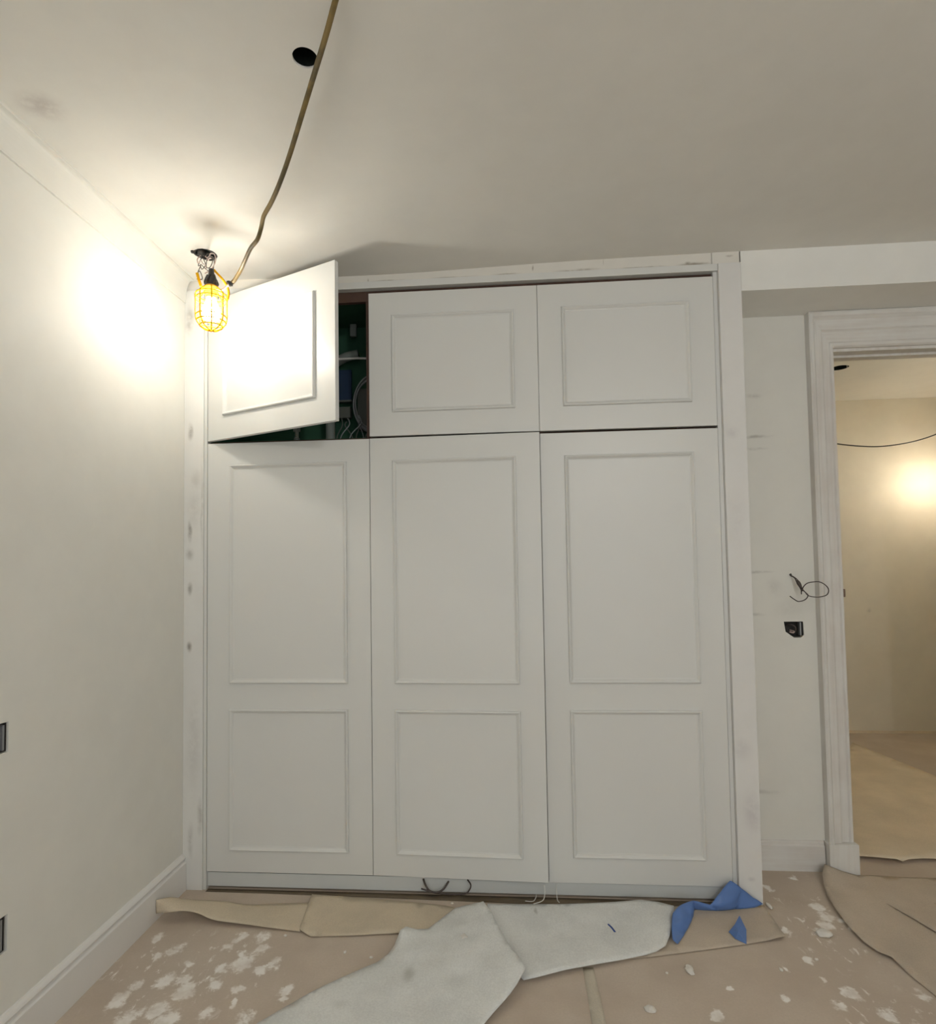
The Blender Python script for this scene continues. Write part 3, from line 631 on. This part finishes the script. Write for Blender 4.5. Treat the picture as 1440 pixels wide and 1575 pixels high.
shD = tag(sheet('paper_sheet', SHEET_D, M['kraft'], inner=[(2.80, .1, .004), (2.78, 0, .004), (2.78, -.1, .003), (2.78, -.2, .003), (2.80, -.28, .003), (2.9, .15, .003), (2.86, -.4, .002)]), 'brown paper sheet with a curled edge running out from the doorway frame', 'paper')
tag(sheet('paper_sheet', [(2.905, .03, .006), (2.918, -.005, .012), (2.924, -.028, .014), (2.943, -.081, .014), (2.971, -.172, .014), (3.0, -.26, .010), (3.3, -.30, .006), (3.35, .02, .006)][::-1], M['kraft'], thick=.0008), 'brown paper edge lapping over the doorway sheet at the right', 'paper')
SHEET_E = [(2.953, .40, .006), (3.02, 0.375, 0.016), (3.077, 0.355, 0.022), (3.158, 0.332, 0.026), (3.19, .345, .010), (3.217, 0.349, 0.018), (3.288, 0.365, 0.016), (3.359, 0.371, 0.012), (3.70, 0.41, 0.004), (4.103, 0.909, 0.004), (4.086, 1.445, .004), (4.042, 1.734, 0.004), (3.987, 2.135, 0.004), (3.665, 1.723, 0.004), (2.95, .9, .004)]  # ends far right along a line, darker floor shows beyond
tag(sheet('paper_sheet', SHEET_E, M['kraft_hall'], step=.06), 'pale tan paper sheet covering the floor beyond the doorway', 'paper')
tag(sheet('masking_tape', [(1.706, -0.406, 0.001), (1.741, -0.404, 0.001), (1.742, -0.70, 0.001), (1.700, -0.70, 0.001)], M['tape'], thick=.0004), 'pale strip of tape stuck to the floor below the grey sheet', 'tape')

CLOTH_A = [(1.368, -0.127, 0.05), (1.313, -0.115, 0.03), (1.26, -0.122, 0.02), (1.213, -0.178, 0.012), (1.17, -0.241, 0.010), (1.131, -0.253, 0.014), (1.111, -0.273, 0.03), (1.095, -0.291, 0.045), (1.08, -0.311, 0.045), (1.067, -0.354, 0.02), (1.052, -0.387, 0.01), (1.021, -0.429, 0.008), (0.983, -0.454, 0.006), (0.912, -0.513, 0.006), (0.846, -0.572, 0.006), (0.787, -0.638, 0.006), (0.726, -0.708, 0.006), (0.67, -0.775, 0.006), (0.844, -0.961, 0.006), (1.172, -0.976, 0.006), (1.317, -0.825, 0.01), (1.39, -0.689, 0.02), (1.417, -0.643, 0.02), (1.44, -0.615, 0.025), (1.465, -0.581, 0.03), (1.488, -0.542, 0.035), (1.516, -0.485, 0.045), (1.495, -0.432, 0.045), (1.461, -0.367, 0.045), (1.429, -0.285, 0.047), (1.4, -0.197, 0.05)]
A_IN = [(1.129, -0.388, 0.034), (1.163, -0.496, 0.022), (1.198, -0.597, 0.012), (1.228, -0.319, 0.010), (1.319, -0.294, 0.020), (1.288, -0.481, 0.010), (1.099, -0.6, 0.008), (1.09, -.45, .010), (1.369, -0.409, 0.028), (1.396, -0.573, 0.018), (1.019, -0.604, 0.008), (1.22, -.40, .010), (1.35, -.2, .036), (1.30, -.2, .018)]
CLOTH_B = [(1.381, -0.075, 0.012), (1.508, -0.071, 0.012), (1.659, -0.064, 0.012), (1.772, -0.057, 0.015), (1.878, -0.052, 0.02), (1.973, -0.05, 0.03), (2.038, -0.063, 0.03), (2.09, -0.086, 0.03), (2.073, -0.139, 0.026), (2.055, -0.188, 0.022), (2.029, -0.248, 0.016), (2.003, -0.296, 0.012), (1.964, -0.326, 0.01), (1.925, -0.345, 0.01), (1.835, -0.376, 0.01), (1.754, -0.403, 0.012), (1.646, -0.44, 0.014), (1.547, -0.483, 0.015), (1.509, -0.487, 0.008), (1.445, -0.4, 0.006), (1.386, -0.226, 0.006)]
B_IN = [(1.619, -0.252, 0.006), (1.739, -0.212, 0.008), (1.879, -0.208, 0.01), (1.979, -0.174, 0.016), (1.553, -0.182, 0.008), (1.9, -.1, .014)]
o = sheet('dust_sheet', CLOTH_A, M['fleece'], inner=A_IN, step=.022, thick=.002, rough=.003, extra=[(CLOTH_B, B_IN)])
tag(o, 'grey fleece dust sheet folded and rumpled on the floor before the wardrobe', 'dust sheet')
# blue film leaning on the wardrobe
V = [(2.320, -.030, .107), (2.364, -.032, .076), (2.407, -.030, .041), (2.444, -.028, .016), (2.406, -.040, .0065), (2.325, -.056, .0065), (2.254, -.069, .0065),   # 0-6
     (2.268, -.060, .071), (2.230, -.070, .030), (2.163, -.080, .053), (2.171, -.065, .0065), (2.10, -.125, .058), (2.062, -.165, .050), (2.043, -.223, .038), (2.031, -.273, .020), (2.048, -.280, .0075), (2.096, -.212, .0075), (2.150, -.125, .012), (2.33, -.06, .05), (2.26, -.085, .035), (2.09, -.19, .036), (2.20, -.085, .034)]
FC = [(0, 1, 18), (1, 2, 5), (1, 5, 18), (2, 3, 4), (2, 4, 5), (0, 18, 7), (7, 18, 19), (18, 5, 19), (5, 6, 19), (7, 19, 8), (8, 19, 6), (8, 6, 21), (21, 6, 10), (8, 21, 9), (9, 21, 10), (9, 10, 17), (9, 17, 11), (11, 17, 20), (11, 20, 12), (12, 20, 13), (13, 20, 16), (20, 17, 16), (13, 16, 14), (14, 16, 15)]
bm = bmesh.new(); vv = [bm.verts.new(v) for v in V]
for f in FC: bm.faces.new([vv[i] for i in f])
o = finish(bm, 'blue_film', M['blue'], smooth=True)
md = o.modifiers.new('s', 'SUBSURF'); md.levels = 2; md.render_levels = 2; md.subdivision_type = 'SIMPLE'
md = o.modifiers.new('sm', 'SMOOTH'); md.iterations = 2; md.factor = .4
md = o.modifiers.new('t', 'SOLIDIFY'); md.thickness = .001
tag(o, 'crumpled blue film propped against the bottom right of the wardrobe', 'plastic film')
V = [(2.303, -.161, .046), (2.309, -.205, .022), (2.287, -.262, .0065), (2.259, -.235, .0065), (2.250, -.197, .0075), (2.275, -.190, .030), (2.272, -.229, .028), (2.29, -.20, .036), (2.262, -.215, .02)]
FC = [(0, 1, 7), (1, 2, 6), (1, 6, 7), (0, 7, 5), (5, 7, 6), (5, 6, 8), (4, 5, 8), (4, 8, 3), (3, 8, 6), (3, 6, 2)]
bm = bmesh.new(); vv = [bm.verts.new(v) for v in V]
for f in FC: bm.faces.new([vv[i] for i in f])
o = finish(bm, 'blue_scrap', M['blue_dark']); o.data.materials[0] = M['blue']
md = o.modifiers.new('t', 'SOLIDIFY'); md.thickness = .0025
tag(o, 'small crumpled blue scrap lying on the brown paper', 'scrap')
bm = bmesh.new(); tube(bm, [(1.826, -.186, .0145), (1.835, -.205, .0155), (1.843, -.232, .0145)], .004, 6, 3)
for v in bm.verts: v.co.z = .0125 + (v.co.z - .0145) * .5 + .002
tag(finish(bm, 'blue_sliver', M['blue_dark'], smooth=True), 'tiny dark blue sliver lying on the grey dust sheet', 'scrap')
# plaster crumbs
CH = [(2.052, -.403, .000, .013, .022, 'pointed white plaster flake on the bare paper right of the tape'), (1.882, -.583, 0, .015, .013, 'rounded white plaster lump nearest the bottom edge'), (2.583, -.188, 0, .026, .020, 'largest plaster lump by the smears at the right'),
      (2.466, -.022, .004, .008, .026, 'white plaster splinter at the foot of the wardrobe filler'), (1.306, -.300, .018, .012, .018, 'white plaster crumb lying on the grey dust sheet'),
      (1.974, -.418, 0, .005, .005, 'tiny white crumb just left of the pointed plaster flake'), (1.243, -.075, .010, .006, .006, 'tiny white crumb at the top edge of the flat tan paper'), (.653, -.290, 0, .006, .006, 'tiny white crumb at the right tip of the curling paper strip'), (.992, -.392, 0, .007, .005, 'tiny white crumb at the left edge of the grey dust sheet'), (2.488, -.325, 0, .006, .006, 'tiny white crumb just below the brown paper corner'),
      (2.348, -.383, 0, .006, .009, 'small white crumb below the blue scrap on the brown floor'), (2.50, .16, 0, .007, .006, 'small white crumb in the alcove before the back skirting'), (.895, -.37, 0, .005, .008, 'small white crumb between the tan paper and dust sheet, far left')]
for i, (x, y, z, rx, ry, lab) in enumerate(CH):
    bm = bmesh.new(); bmesh.ops.create_icosphere(bm, subdivisions=3 if rx > .01 else 2, radius=1)
    for v in bm.verts:
        k = 1 + .45 * noise.noise(v.co * 1.6 + Vector((i * 7, 0, 0))) + .2 * noise.noise(v.co * 5 + Vector((i, 3, 0)))
        v.co = Vector((x + v.co.x * rx * k, y + v.co.y * ry * k, z + max(v.co.z, -.5) * min(rx, ry) * .55 * k + min(rx, ry) * .30))
    tag(finish(bm, 'plaster_crumb', M['plaster'], smooth=True), lab or 'tiny white plaster crumb scattered on the floor', 'plaster crumb', 'tiny plaster crumbs on the floor' if rx < .01 else 'plaster lumps on the floor')
